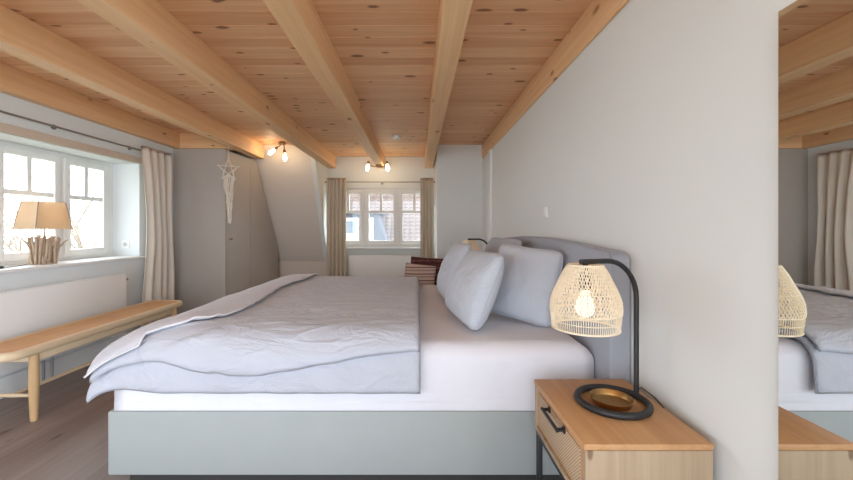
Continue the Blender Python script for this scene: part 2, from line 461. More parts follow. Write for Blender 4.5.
# ------------------------------------------------------------------ windows
def casement(parent, plane, a0, a1, z0, z1, axis, inward, tz, name='casement'):
    """sash with a transom bar, one upright bar above it; axis 1 = runs along y (garden), 0 = runs along x (dormer)"""
    def bx(bm, s0, s1, zz0, zz1, p0, p1, bev=0.004):
        q0, q1 = sorted((plane+inward*p0, plane+inward*p1))
        if axis == 1: box(bm, q0, q1, s0, s1, zz0, zz1, bev)
        else: box(bm, s0, s1, q0, q1, zz0, zz1, bev)
    f = B(); w_ = 0.052
    bx(f, a0, a0+w_, z0, z1, 0.0, 0.055); bx(f, a1-w_, a1, z0, z1, 0.0, 0.055)
    bx(f, a0+w_, a1-w_, z0, z0+w_+0.01, 0.0, 0.055); bx(f, a0+w_, a1-w_, z1-w_, z1, 0.0, 0.055)
    o = struct(name, f, WHITE, parent)
    g = B(); bx(g, a0+w_-0.004, a1-w_+0.004, z0+w_, z1-w_+0.004, 0.020, 0.024, 0)
    struct('pane', g, GLASS, o)
    t = B(); bx(t, a0+w_, a1-w_, tz-0.019, tz+0.019, 0.010, 0.042, 0.003)
    m = (a0+a1)/2; bx(t, m-0.02, m+0.02, tz+0.019, z1-w_, 0.010, 0.042, 0.003)
    struct('glazing_bar', t, WHITE, o)
bm = B(); fw = 0.045
box(bm, XG-0.05, XG, WY0, WY0+fw, WZ0, WZ1); box(bm, XG-0.05, XG, WY1-0.095, WY1, WZ0, WZ1)
box(bm, XG-0.05, XG, WY0+fw, WY1-0.095, WZ0, WZ0+0.07); box(bm, XG-0.05, XG, WY0+fw, WY1-0.095, WZ1-0.05, WZ1)
for q in (2.735, 3.27): box(bm, XG-0.049, XG+0.004, q-0.03, q+0.03, WZ0+0.001, WZ1-0.001)
win1 = struct('window_1', bm, WHITE)
for a0, a1 in ((2.215, 2.715), (2.755, 3.25), (3.29, 3.745)):
    casement(win1, XG-0.03, a0, a1, WZ0+0.06, WZ1-0.04, 1, 1, 1.425)
bm = B(); box(bm, XG, XL+0.035, WY0-0.02, WY1+0.16, WZ0+0.003, WZ0+0.028, 0.006)
struct('window_sill', bm, WHITE, win1)
bm = B()
box(bm, BX0, BX0+0.035, YD+0.02, YD+0.07, BZ0, BZ1); box(bm, BX1-0.035, BX1, YD+0.02, YD+0.07, BZ0, BZ1)
box(bm, BX0+0.035, BX1-0.035, YD+0.02, YD+0.07, BZ0, BZ0+0.04); box(bm, BX0+0.035, BX1-0.035, YD+0.02, YD+0.07, BZ1-0.035, BZ1)
for q in (-0.825, -0.306): box(bm, q-0.025, q+0.025, YD+0.012, YD+0.069, BZ0+0.001, BZ1-0.001)
win2 = struct('window_2', bm, WHITE)
for a0, a1 in ((-1.305, -0.845), (-0.805, -0.326), (-0.286, 0.175)):
    casement(win2, YD+0.05, a0, a1, BZ0+0.035, BZ1-0.03, 0, -1, 1.40)
bm = B(); box(bm, BX0, BX1, YD-0.10, YD+0.03, BZ0-0.03, BZ0, 0.006); struct('window_sill', bm, WHITE, win2)

# ------------------------------------------------------------------ built-in wardrobe with a sloped far side
CW = (-2.217, YW); CE = (-2.09, 5.79)
wd = thing('wardrobe', (-2.5, YW, 0), 'tall taupe built-in wardrobe in the corner beside the sloping wall', 'wardrobe')
bm = B()
pts = [(XL+0.002, YW+0.02), (CW[0]-0.02, YW+0.02), (CW[0]-0.02, YW+0.03), (CE[0]-0.02, 5.4), (XL+0.002, 5.4)]
prism(bm, pts, 2, 0.0, 0.9); box(bm, XL+0.002, CW[0]-0.02, YW+0.02, YW+0.12, 0.0, 2.06)
obj('carcass', bm, TAUPE, wd, smooth=False)
bm = B(); box(bm, XL+0.002, CW[0]-0.003, YW, YW+0.02, 0.0, 2.062, 0.002); obj('front_panel', bm, TAUPE, wd, smooth=False)
# side that runs back under the slope: filler, two sloping-top doors
def side_pt(y): return CW[0]+(CE[0]-CW[0])*(y-YW)/(CE[1]-YW)
def ztop(y): return min(2.06, ZC-(y-YT)*(ZC-ZK)/(YD-YT)-0.03)
def side_panel(y0, y1, z0, cap, thick, mat, name, lift=0.0):
    bm = B(); ys = sorted({y0, y1, *[q for q in (YT+0.06, 5.08) if y0 < q < y1]})
    poly = [(y0, z0)]+[(y1, z0)]+[(q, min(cap, ztop(q))) for q in reversed(ys)]
    A = [bm.verts.new((side_pt(p)+lift, p, z)) for p, z in poly]; D_ = [bm.verts.new((side_pt(p)-thick+lift, p, z)) for p, z in poly]
    n = len(poly); bm.faces.new(A); bm.faces.new(D_[::-1])
    for i in range(n): bm.faces.new((A[i], D_[i], D_[(i+1) % n], A[(i+1) % n]))
    return obj(name, bm, mat, wd, smooth=False)
side_panel(YW+0.001, 5.70, 0.0, 2.05, 0.02, TAUPE, 'side_panel', -0.006)
d1 = side_panel(4.40, 4.90, 0.08, 1.93, 0.008, TAUPE, 'door', 0.003)
d2 = side_panel(4.91, 5.62, 0.08, 1.93, 0.008, TAUPE, 'door', 0.003)
bm = B(); lathe(bm, [(0, 0), (0.008, 0), (0.008, 0.018), (0.014, 0.022), (0.012, 0.032), (0, 0.034)], (0, 0, 0), 16)
bmesh.ops.rotate(bm, verts=bm.verts, cent=(0, 0, 0), matrix=Matrix.Rotation(PI/2, 3, 'Y')); bmesh.ops.translate(bm, verts=bm.verts, vec=(side_pt(4.44)+0.003, 4.44, 1.02))
obj('knob', bm, BRONZE, d1)

# ------------------------------------------------------------------ radiators
def radiator(name, label, x0, x1, y0, y1, z0, z1, axis, pipes):
    c = ((x0+x1)/2, (y0+y1)/2, 0)
    r = thing(name, c, label, 'radiator', 'flat white panel radiators')
    bm = B(); box(bm, x0, x1, y0, y1, z0, z1, 0.006); obj('panel', bm, PLASTIC, r)
    bm = B()
    if axis == 1:
        for k in range(60):
            q = y0+0.03+(y1-y0-0.06)*k/59; box(bm, x0+0.012, x1-0.012, q-0.004, q+0.004, z1-0.002, z1+0.004)
    else:
        for k in range(50):
            q = x0+0.03+(x1-x0-0.06)*k/49; box(bm, q-0.004, q+0.004, y0+0.012, y1-0.012, z1-0.002, z1+0.004)
    obj('grille', bm, WHITE, r, smooth=False)
    for p in pipes:
        bm = B()
        tube(bm, [(p[0], p[1], z0+0.01), (p[0], p[1], 0.0)], 0.009, 10)
        obj('pipe', bm, STEEL, r)
    bm = B()
    if axis == 1:
        for q in (y0+0.2, y1-0.2): bm = B(); box(bm, XL+0.001, x0+0.004, q-0.02, q+0.02, z0+0.1, z1-0.1); obj('bracket', bm, GREYP, r)
    else:
        for q in (x0+0.2, x1-0.2): bm = B(); box(bm, q-0.02, q+0.02, y1-0.004, YD-0.001, z0+0.1, z1-0.1); obj('bracket', bm, GREYP, r)
    return r
rd = radiator('radiator', 'long flat white radiator under the garden window behind the bench', -2.795, -2.725, 1.95, 3.545, 0.185, 0.722, 1, [(-2.757, 2.79), (-2.757, 2.855)])
bm = B(); tube(bm, [(-2.76, 3.54, 0.665), (-2.76, 3.60, 0.665)], 0.011, 10); obj('valve', bm, STEEL, rd)
radiator('radiator', 'white radiator below the dormer window beyond the bed', -1.04, -0.09, 5.66, 5.75, 0.14, 0.735, 0, [(-0.2, 5.70)])

# ------------------------------------------------------------------ curtains and rods
def curtain(name, label, p0, p1, z1, z0, folds, amp, mid=1.0, shift=0.0, mat=None, group='linen curtains'):
    """pleated cloth from p0 to p1 (plan points)"""
    c = Vector(((p0[0]+p1[0])/2, (p0[1]+p1[1])/2, 0)); d = Vector((p1[0]-p0[0], p1[1]-p0[1], 0)); L = d.length; d.normalize(); nrm = Vector((-d.y, d.x, 0))
    bm = B(); nu, nv = folds*10, 36; P = []
    for i in range(nu+1):
        row = []
        for j in range(nv+1):
            u = i/nu; v = j/nv
            spread = 1.0-(1-mid)*math.sin(PI*min(1, v*1.25))**1.5 if v < 0.8 else 1.0-(1-mid)*math.sin(PI*1.0)**1.5
            ph = folds*2*PI*u+0.9*noise.noise((u*3, v*1.6, folds))*v*2
            a = amp*(0.55+0.45*v)*math.sin(ph)*(0.75+0.5*noise.noise((u*6, 0.3, 2.2)))
            s = (u-0.5)*L*spread+shift*math.sin(PI*v)
            p = c+d*s+nrm*(a+0.006*noise.noise((u*12, v*5, 1)))
            row.append(Vector((p.x, p.y, z1+(z0-z1)*v)))
        P.append(row)
    slab(bm, P, lambda i, j: 0.0012)
    o = obj(name, bm, mat or CURT, None, angle=None)
    return tag(o, label, 'curtain', group)
curtain('curtain', 'linen curtain hanging beside the garden window at the wardrobe corner', (-2.722, 3.72), (-2.722, 4.17), 1.965, 0.02, 4, 0.048, 0.80, 0.05)
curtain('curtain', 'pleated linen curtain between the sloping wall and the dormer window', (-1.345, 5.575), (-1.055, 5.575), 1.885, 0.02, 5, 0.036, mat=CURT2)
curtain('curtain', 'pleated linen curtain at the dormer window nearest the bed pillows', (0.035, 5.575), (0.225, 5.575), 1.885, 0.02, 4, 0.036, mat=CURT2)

def rod(name, label, a, b, brk, wall_axis, wall_at, r=0.010):
    c = (Vector(a)+Vector(b))/2
    t = thing(name, c, label, 'curtain rod', 'curtain rods')
    bm = B(); tube(bm, [a, b], r, 12); obj('rod', bm, STEEL, t)
    for e, o_ in ((a, b), (b, a)):
        dv = (Vector(e)-Vector(o_)).normalized(); bm = B()
        tube(bm, [Vector(e)-dv*0.002, Vector(e)+dv*0.012, Vector(e)+dv*0.03, Vector(e)+dv*0.042], [r*1.3, r*2.2, r*2.2, r*1.2], 14); obj('finial', bm, BRONZE, t)
    for p in brk:
        q = list(p); q[wall_axis] = wall_at; bm = B()
        tube(bm, [p, q], 0.007, 10); 
        q2 = list(q); q2[wall_axis] = wall_at+(0.008 if p[wall_axis] > wall_at else -0.008)
        tube(bm, [q, q2], 0.02, 16); obj('bracket', bm, STEEL, t)
    return t
rod('curtain_rod', 'grey curtain rod above the garden window', (-2.787, 1.95, 1.93), (-2.787, 3.87, 1.93), [(-2.787, 2.93, 1.93), (-2.787, 3.70, 1.93)], 0, XL, 0.0075)
rod('curtain_rod', 'thin curtain rod above the dormer window', (-1.36, 5.645, 1.835), (0.235, 5.645, 1.835), [(-0.55, 5.645, 1.835)], 1, YD, 0.007)

# ------------------------------------------------------------------ bed
BY0, BY1, BF, BH = 1.63, 3.43, -1.336, 0.765
bed = thing('bed', ((BF+BH)/2, (BY0+BY1)/2, 0), 'wide bed with pale grey-green base and grey upholstered headboard', 'bed')
bm = B(); box(bm, BF, BH-0.002, BY0, BY1, 0.085, 0.36, 0.008); obj('bed_base', bm, BASEM, bed)
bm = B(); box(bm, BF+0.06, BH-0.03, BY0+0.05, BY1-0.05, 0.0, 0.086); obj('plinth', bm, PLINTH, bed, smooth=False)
bm = B(); hb = []
Y0, Y1, zt, rc = 1.515, 3.53, 1.052, 0.07
hb += [(Y0, 0.05), (Y1, 0.05)]
for k in range(7):
    a = PI/2*k/6; hb.append((Y1-rc+rc*math.cos(a), zt-rc+rc*math.sin(a)))
for k in range(1, 12):
    f = k/12; hb.append((Y1-rc+(Y0+0.04-(Y1-rc))*f, zt+0.038*math.sin(PI*f)))
for k in range(7):
    a = PI/2+PI/2*k/6; hb.append((Y0+0.04+0.04*math.cos(a), zt-0.04+0.04*math.sin(a)))
prism(bm, hb, 0, 0.768, 0.853, 0.010, 3); hbo = obj('headboard', bm, HEADB, bed, angle=50)
bm = B(); tube(bm, [(0.775, y, z) for y, z in hb[2:]], 0.004, 6); obj('piping', bm, SEAM, hbo)

mat_ = B(); box(mat_, -1.312, BH-0.004, BY0+0.006, BY1-0.006, 0.361, 0.645)
bmesh.ops.bevel(mat_, geom=[e for e in mat_.edges if sum(v.co.z for v in e.verts) > 1.2], offset=0.075, segments=7, profile=0.5, affect='EDGES')
bmesh.ops.subdivide_edges(mat_, edges=[e for e in mat_.edges if e.calc_length() > 0.15], cuts=40, use_grid_fill=True)
for v in mat_.verts:
    if v.co.z > 0.40:
        v.co.z += 0.0025*noise.noise(v.co*3.0)+0.001*noise.noise(v.co*11.0)
        if v.co.x < -1.03: v.co.z -= (0.5-math.sqrt(0.25-min(0.39, -1.03-v.co.x)**2)+0.006)*(v.co.z-0.40)/0.245
        if v.co.y < BY0+0.08: v.co.y += 0.004*noise.noise(v.co*5.0)
mo = obj('mattress', mat_, SHEET, None, angle=None)
tag(mo, 'thick mattress under a white fitted sheet on the bed', 'mattress')

def arc(d, r, tm):
    if d <= 0: return 0.0, 0.0
    if d < r*tm: return r*math.sin(d/r), r*(1-math.cos(d/r))
    e = d-r*tm
    return r*math.sin(tm)+e*math.cos(tm), r*(1-math.cos(tm))+e*math.sin(tm)

def sst(a, b, x):
    f = min(1, max(0, (x-a)/(b-a))); return f*f*(3-2*f)
def drape(xr, overx, overy, z0, thick, rx, ry, yfar, seed, nx=170, ny=150, wr=1.0, edge=0.035, ynear=1.70, xfoot=-1.03, tx=0.86):
    P = []
    for i in range(nx+1):
        row = []
        for j in range(ny+1):
            s = i/nx; t = j/ny
            yy0 = yfar; 
            Ly = (yy0-ynear)+overy(s)
            b = t*Ly; yflat = yy0-b
            xr_ = xr(max(yflat, 1.55)) if callable(xr) else xr
            Lx = (xr_-xfoot)+overx(t)
            a = s*Lx; x = xr_-a if a < xr_-xfoot else xfoot
            ox, dzx = arc(a-(xr_-xfoot), rx, tx)
            y = yflat if b < yy0-ynear else ynear
            oy, dzy = arc(b-(yy0-ynear), ry, 1.50)
            x -= ox; y -= oy
            z = z0+thick/2-dzx-dzy
            # far side falls off the mattress edge too
            of = max(0, y-3.30); z -= of*of*1.6
            q = Vector((x, y, seed))
            ang = Vector((x*0.8+y*0.5, y*1.4-x*0.4, seed))
            z += wr*(0.010*noise.noise(q*2.2)+0.009*noise.noise(Vector((ang.x*3, ang.y*9, seed+3)))+0.0045*noise.noise(Vector((ang.x*9, ang.y*16, seed+8)))+0.007*max(0, 0.22-abs(noise.noise(Vector((ang.x*2.6, ang.y*6.5, seed+2)))))*6*max(0, noise.noise(Vector((x*1.7, y*1.7, seed+30)))+0.35))
            if dzy > 0.02:
                y += wr*0.010*noise.noise(Vector((x*6, z*9, seed+5))); x += wr*0.004*noise.noise(Vector((x*9, z*20, seed)))
            if dzx+dzy < 0.001: z = max(z, z0+thick/2-0.012)
            row.append(Vector((x, y, z)))
        P.append(row)
    def half(i, j):
        s = min(i/nx, 1-i/nx)*1.45; t = min(j/ny, 1-j/ny)*1.95
        e = min(1.0, min(s, t)/edge); return thick/2*math.sqrt(max(0.0, 1-(1-e)**2))+0.0006
    return P, half
duv = thing('duvet', (-0.65, 2.5, 0.65), 'pale grey duvet folded double over the foot half of the bed', 'duvet')
P, h = drape(0.008, lambda t: 0.395+0.02*t, lambda s: 0.272-0.115*sst(0.72, 1.0, s), 0.654, 0.028, 0.50, 0.10, 3.46, 1.0, wr=0.3)
bm = B(); slab(bm, P, h); low = obj('lower_layer', bm, DUVET, duv, angle=None)
bm = B(); tube(bm, [P[0][j] for j in range(0, len(P[0]), 2)], 0.0035, 6); obj('seam', bm, SEAM, low)
P2, h = drape(0.004, lambda t: 0.35+0.01*t, lambda s: 0.150+0.12*sst(0, 0.6, s)-0.11*sst(0.45, 1.0, s), 0.694, 0.028, 0.51, 0.14, 3.44, 5.0)
bm = B(); slab(bm, P2, h); upp = obj('upper_layer', bm, DUVET, duv, angle=None)
bm = B(); js = 134; tube(bm, [P2[i][js]+(P2[i][js]-P2[i][js-3]).cross(Vector((-1, 0, 0))).normalized()*0.018 for i in range(2, len(P2)-1)], 0.003, 6); obj('seam', bm, DUVET, upp)
bm = B(); tube(bm, [P2[0][j] for j in range(0, len(P2[0]), 2)], 0.0035, 6); obj('seam', bm, SEAM, upp)
def xr_spread(y):
    c = 1.95
    if y >= c: return -0.925+0.03*math.sin(y*4)
    f = min(1, (c-y)/0.33); return -0.925+0.03*math.sin(c*4)-0.26*(1-math.sqrt(max(0, 1-f*f)))
Pb, h = drape(xr_spread, lambda t: 0.345+0.01*t, lambda s: 0.155+0.03*s, 0.732, 0.012, 0.540, 0.170, 3.43, 5.0, nx=60, ny=90, wr=1.0)
bm = B(); slab(bm, Pb, h); spo = obj('bedspread', bm, SPREAD, None, angle=None)
tag(spo, 'thin pale bedspread with a stitched rim, turned back over the foot of the duvet', 'bedspread')
bm = B(); edge = [Pb[0][j]+Vector((0.001, 0, 0.004)) for j in range(0, 91)]+[Pb[i][90]+Vector((0, -0.002, 0.003)) for i in range(1, 61)]
tube(bm, edge, 0.0045, 6); obj('stitched_rim', bm, RIM, spo)

def pillow_bm(W, H, T, seed, pinch=0.035, n=34, soft=0.085):
    bm = B()
    def side(sg):
        V = []
        for i in range(n+1):
            row = []
            for j in range(n+1):
                u = -1+2*i/n; v = -1+2*j/n
                cr = 1-soft*(u*v)**6; x = cr*u*(1-pinch*(1-v*v)); y = cr*v*(1-pinch*(1-u*u))
                k = max(0, 1-u*u)**0.42*max(0, 1-v*v)**0.42
                sag = 1+0.18*(-v)
                z = sg*T/2*k*sag
                q = Vector((u*2, v*2, seed+sg))
                z += sg*k*(0.010*noise.noise(q*1.1)+0.006*noise.noise(Vector((u*5+v*2, v*3-u*3, seed+sg*4))))
                row.append((x*W/2, y*H/2, z))
            V.append(row)
        return V
    A, C_ = side(1), side(-1); VA = [[None]*(n+1) for _ in range(n+1)]; VC = [[None]*(n+1) for _ in range(n+1)]
    for i in range(n+1):
        for j in range(n+1):
            if i in (0, n) or j in (0, n):
                VA[i][j] = VC[i][j] = bm.verts.new((A[i][j][0], A[i][j][1], 0))
            else:
                VA[i][j] = bm.verts.new(A[i][j]); VC[i][j] = bm.verts.new(C_[i][j])
    grid_faces(bm, VA); grid_faces(bm, VC, True)
    rim = [VA[i][0].co.copy() for i in range(n)]+[VA[n][j].co.copy() for j in range(n)]+[VA[i][n].co.copy() for i in range(n, 0, -1)]+[VA[0][j].co.copy() for j in range(n, 0, -1)]
    return bm, rim

def pillow(label, base, normal_yaw, lean, W, H, T, mat, seed, roll=0.0, name='pillow', group='pillows against the headboard', cat='pillow', pipe=None, soft=0.085):
    """stands on its lower edge at base; its face looks along normal_yaw (0 = towards -x), leaning back by lean"""
    o = thing(name, base, label, cat, group)
    bm, rim = pillow_bm(W, H, T, seed, soft=soft)
    # local: width -> along -y.. , height -> up, face normal -> -x
    M = Matrix(((0, 0, -1), (-1, 0, 0), (0, 1, 0)))
    R = Matrix.Rotation(normal_yaw, 3, 'Z') @ Matrix.Rotation(lean, 3, 'Y') @ Matrix.Rotation(roll, 3, 'X')
    pre = Matrix.Translation((0, H/2, 0))
    for v in bm.verts: v.co = R @ (M @ Vector((v.co.x, v.co.y+H/2, v.co.z)))
    zmin = min(v.co.z for v in bm.verts)
    for v in bm.verts: v.co.z -= zmin
    rm = [R @ (M @ Vector((p.x, p.y+H/2, p.z)))-Vector((0, 0, zmin)) for p in rim]
    obj('cover', bm, mat, o, world=False, angle=None)
    b2 = B(); tube(b2, rm, 0.0028, 5, closed=True); obj('piping', b2, pipe or mat, o, world=False)
    return o
ZM = 0.651
pillow('plump grey-blue pillow standing foremost on the white sheet, overlapping two other pillows', (0.225, 2.05, ZM), 0.12, 0.38, 0.60, 0.40, 0.19, PILLOW, 1.3, roll=-0.02)
pillow('upright grey-blue pillow half hidden behind the foremost pillow, next to the duvet edge', (0.20, 2.70, ZM), 0.05, 0.30, 0.56, 0.42, 0.19, PILLOW, 4.1)
pillow('square grey-blue pillow leaning on the headboard beside the rattan lamp', (0.525, 2.02, ZM), 0.86, 0.22, 0.38, 0.40, 0.16, PILLOW, 7.7, roll=0.10)
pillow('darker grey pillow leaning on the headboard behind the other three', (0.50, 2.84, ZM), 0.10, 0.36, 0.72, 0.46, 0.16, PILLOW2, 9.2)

# ------------------------------------------------------------------ bedside tables
def nightstand():
    """local frame: base centre at origin, drawer facing -x"""
    hx, hy, zt, zb = 0.180, 0.228, 0.55, 0.353
    r = thing('nightstand', (0.641, 1.279, 0), 'oak nightstand with black-handled cane drawer, carrying the brass dish', 'nightstand', 'oak nightstands')
    bm = B(); box(bm, -hx, hx, -hy, hy, zt-0.018, zt, 0.003); obj('top', bm, OAK, r, world=False)
    for s in (-1, 1):
        bm = B(); box(bm, -hx+0.004, hx-0.002, s*hy-(0.02 if s > 0 else 0)-0.0*s, s*hy+(0.02 if s < 0 else 0), zb+0.018, zt-0.0185, 0.002)
        obj('side_panel', bm, OAKX, r, world=False)
    bm = B(); box(bm, -hx+0.004, hx-0.002, -hy, hy, zb, zb+0.0175, 0.002); obj('bottom_panel', bm, OAKX, r, world=False)
    bm = B(); box(bm, hx-0.02, hx-0.003, -hy+0.0205, hy-0.0205, zb+0.018, zt-0.0185); obj('back_panel', bm, OAKX, r, world=False, smooth=False)
    bm = B(); box(bm, -hx+0.010, -hx+0.028, -hy+0.023, hy-0.023, zb+0.021, zt-0.0215, 0.002); dr = obj('drawer', bm, OAK, r, world=False)
    bm = B(); box(bm, -hx+0.0065, -hx+0.0105, -hy+0.042, hy-0.042, zb+0.038, zt-0.038, 0.001); obj('cane_panel', bm, CANE, dr, world=False)
    bm = B(); zh = zt-0.045
    tube(bm, [(-hx-0.018, -0.075, zh), (-hx-0.018, 0.075, zh)], 0.006, 10)
    for q in (-0.068, 0.068): tube(bm, [(-hx-0.018, q, zh), (-hx+0.007, q, zh)], 0.006, 10); tube(bm, [(-hx+0.0025, q, zh), (-hx+0.0065, q, zh)], 0.012, 12)
    obj('handle', bm, BLACK, dr, world=False)
    for sx in (-1, 1):
        for sy in (-1, 1):
            bm = B(); box(bm, sx*(hx-0.018)-0.010, sx*(hx-0.018)+0.010, sy*(hy-0.012)-0.010, sy*(hy-0.012)+0.010, 0, zb-0.022, 0.002); obj('leg', bm, BLACK, r, world=False)
    for sx in (-1, 1):
        bm = B(); box(bm, sx*(hx-0.018)-0.010, sx*(hx-0.018)+0.010, -hy+0.002, hy-0.002, zb-0.0215, zb-0.0005, 0.002); obj('rail', bm, BLACK, r, world=False)
    return r
ns = nightstand()
copy_thing(ns, (0.641, 3.80, 0), 'oak nightstand on the far side of the bed, mostly hidden by pillows')

def bedside_lamp():
    """local frame: ring centre on the table top at origin"""
    r = thing('table_lamp', (0.662, 1.292, 0.5505), 'black arched table lamp with pale rattan shade, its ring base around the brass dish', 'lamp', 'rattan table lamps')
    RR, tr = 0.110, 0.0115
    bm = B(); tube(bm, [(RR*math.cos(2*PI*k/56), RR*math.sin(2*PI*k/56), tr) for k in range(56)], tr, 12, closed=True); obj('base_ring', bm, BLACK, r, world=False)
    px, py = 0.1035, 0.037
    ux, uy = -px/math.hypot(px, py), -py/math.hypot(px, py)
    R = 0.135; H = 0.488; pts = [(px, py, 0.012), (px, py, 0.15), (px, py, H-R)]
    for k in range(1, 11):
        a = PI/2*k/10; q = R*(1-math.cos(a)); pts.append((px+ux*q, py+uy*q, H-R+R*math.sin(a)))
    pts.append((px+ux*0.245, py+uy*0.245, H))
    bm = B(); tube(bm, pts, 0.0085, 12); obj('pole', bm, BLACK, r, world=False)
    sx, sy = px+ux*0.226, py+uy*0.226; sz = 0.271
    bm = B(); lathe(bm, [(0, 0.212), (0.009, 0.212), (0.009, 0.182), (0.02, 0.18), (0.02, 0.125), (0, 0.125)], (sx, sy, sz), 16); obj('socket', bm, BLACK, r, world=False)
    prof = [(0.103, 0.0), (0.1065, 0.03), (0.109, 0.065), (0.107, 0.092), (0.097, 0.122), (0.081, 0.155), (0.068, 0.184), (0.054, 0.206)]
    def rad(z):
        for (a, za), (b, zb) in zip(prof, prof[1:]):
            if za <= z <= zb: return a+(b-a)*(z-za)/(zb-za)
        return prof[-1][0]
    bm = B()
    def P_(ang, z, o=0.0): q = rad(z)+o; return (sx+q*math.cos(ang), sy+q*math.sin(ang), sz+z)
    N = 62; z0 = 0.052
    for k in range(N):
        for sg in (1, -1):
            pts = []
            for m in range(13):
                f = m/12; z = z0+(0.206-z0)*f; pts.append(P_(2*PI*k/N+sg*f*0.75, z, 0.0010*sg))
            tube(bm, pts, 0.0017, 4, cap=False)
    for k in range(96): tube(bm, [P_(2*PI*k/96, z) for z in (0.0, 0.018, 0.036, z0)], 0.0014, 4, cap=False)
    for k in range(36): tube(bm, [P_(2*PI*k/36, z) for z in (z0, 0.08, 0.11, 0.14, 0.17, 0.206)], 0.0016, 4, cap=False)
    for z, q in ((0.0, 0.0035), (z0, 0.0026), (0.206, 0.0032), (0.026, 0.0015), (0.12, 0.0015)):
        tube(bm, [P_(2*PI*k/40, z) for k in range(40)], q, 6, closed=True)
    obj('lamp_shade', bm, RATTAN, r, world=False)
    bm = B(); lathe(bm, [(0, 0.124), (0.012, 0.124), (0.014, 0.11), (0.027, 0.085), (0.03, 0.066), (0.024, 0.045), (0.012, 0.036), (0, 0.034)], (sx, sy, sz), 20); obj('bulb', bm, BULBL, r, world=False)
    bm = B(); tube(bm, [(px+0.004, py+0.004, 0.03), (px+0.03, py+0.02, 0.032), (px+0.044, py-0.03, 0.02), (px+0.048, py-0.075, 0.004)], 0.0022, 6); obj('cable', bm, BLACK, r, world=False)
    return r
bl = bedside_lamp()
copy_thing(bl, (0.62, 3.78, 0.5505), 'black arched table lamp with rattan shade, peeping out behind the pillows')

bm = B(); lathe(bm, [(0, 0.0), (0.046, 0.0), (0.060, 0.008), (0.067, 0.024), (0.0695, 0.027), (0.066, 0.028), (0.063, 0.024), (0.057, 0.011), (0.043, 0.005), (0, 0.004)], (0.655, 1.283, 0.5508), 48)
tag(obj('dish', bm, BRASS), 'shallow round brass dish lying inside the black lamp ring', 'dish')

# ------------------------------------------------------------------ mirror and wall switch
mi = thing('mirror', (0.85, 0.60, 0.0), 'tall plain mirror on the bed wall next to the nightstand', 'mirror')
MY0, MY1, MZ0, MZ1 = 0.26, 0.884, 0.02, 1.655
bm = B(); box(bm, 0.843, 0.8555, MY0, MY1, MZ0, MZ1); obj('backing', bm, GREYP, mi, smooth=False)
bm = B(); box(bm, 0.8395, 0.8428, MY0+0.001, MY1-0.001, MZ0+0.001, MZ1-0.001); obj('mirror_glass', bm, MIRROR, mi, smooth=False)
sw = thing('light_switch', (XR, 2.53, 1.25), 'small white light switch on the wall above the headboard', 'switch')
bm = B(); box(bm, XR-0.009, XR-0.0003, 2.49, 2.57, 1.215, 1.295, 0.003); obj('plate', bm, PLASTIC, sw)
bm = B(); box(bm, XR-0.0125, XR-0.0088, 2.503, 2.557, 1.228, 1.282, 0.002); obj('rocker', bm, PLASTIC, sw)

# ------------------------------------------------------------------ bench under the garden window
bn = thing('bench', (-2.43, 2.90, 0), 'long oak bench with tan seat standing before the radiator', 'bench')
SX0, SX1, SY0, SY1 = -2.605, -2.255, 2.085, 3.70
def rrect(x0, x1, y0, y1, r, n=7):
    o = []
    for cx, cy, a0 in ((x1-r, y1-r, 0), (x0+r, y1-r, PI/2), (x0+r, y0+r, PI), (x1-r, y0+r, 3*PI/2)):
        for k in range(n+1):
            a = a0+PI/2*k/n; o.append((cx+r*math.cos(a), cy+r*math.sin(a)))
    return o
outer = rrect(SX0, SX1, SY0, SY1, 0.085); inner = rrect(SX0+0.035, SX1-0.035, SY0+0.035, SY1-0.035, 0.06)
bm = B()
path = [Vector((x, y, 0)) for x, y in rrect(SX0+0.0225, SX1-0.0225, SY0+0.0225, SY1-0.0225, 0.07)]
rings = []
for i, p in enumerate(path):
    d_ = (path[(i+1) % len(path)]-path[i-1]).normalized(); nrm = Vector((d_.y, -d_.x, 0)); ring = []
    for k in range(12):
        a = 2*PI*k/12; ca, sa = math.cos(a), math.sin(a)
        ca = math.copysign(abs(ca)**0.7, ca); sa = math.copysign(abs(sa)**0.7, sa)
        ring.append(bm.verts.new(p+nrm*(0.0225*ca)+Vector((0, 0, 0.425+0.025*sa))))
    rings.append(ring)
for i in range(len(rings)):
    a, b = rings[i], rings[(i+1) % len(rings)]
    for k in range(12): bm.faces.new((a[k], a[(k+1) % 12], b[(k+1) % 12], b[k]))
obj('seat_frame', bm, OAKB, bn)
bm = B(); prism(bm, inner, 2, 0.415, 0.4465, 0.006, 2); obj('seat', bm, LEATHER, bn)
LX0, LX1, LY0, LY1 = -2.56, -2.295, 2.265, 3.56
for lx in (LX0, LX1):
    for ly in (LY0, LY1):
        bm = B(); lathe(bm, [(0, 0), (0.017, 0), (0.019, 0.02), (0.024, 0.15), (0.026, 0.26), (0.024, 0.36), (0.022, 0.404), (0, 0.404)], (lx, ly, 0), 20); obj('leg', bm, OAKV, bn)
for lx in (LX0, LX1):
    bm = B(); box(bm, lx-0.011, lx+0.011, LY0+0.024, LY1-0.024, 0.352, 0.399, 0.003); obj('apron', bm, OAKB, bn)
for ly in (LY0, LY1):
    bm = B(); box(bm, LX0+0.024, LX1-0.024, ly-0.011, ly+0.011, 0.352, 0.399, 0.003); obj('apron', bm, OAKB, bn)
    bm = B(); tube(bm, [(LX0+0.018, ly, 0.15), ((LX0+LX1)/2, ly, 0.15), (LX1-0.018, ly, 0.15)], [0.009, 0.013, 0.009], 12); obj('stretcher', bm, OAKB, bn)
xm = (LX0+LX1)/2
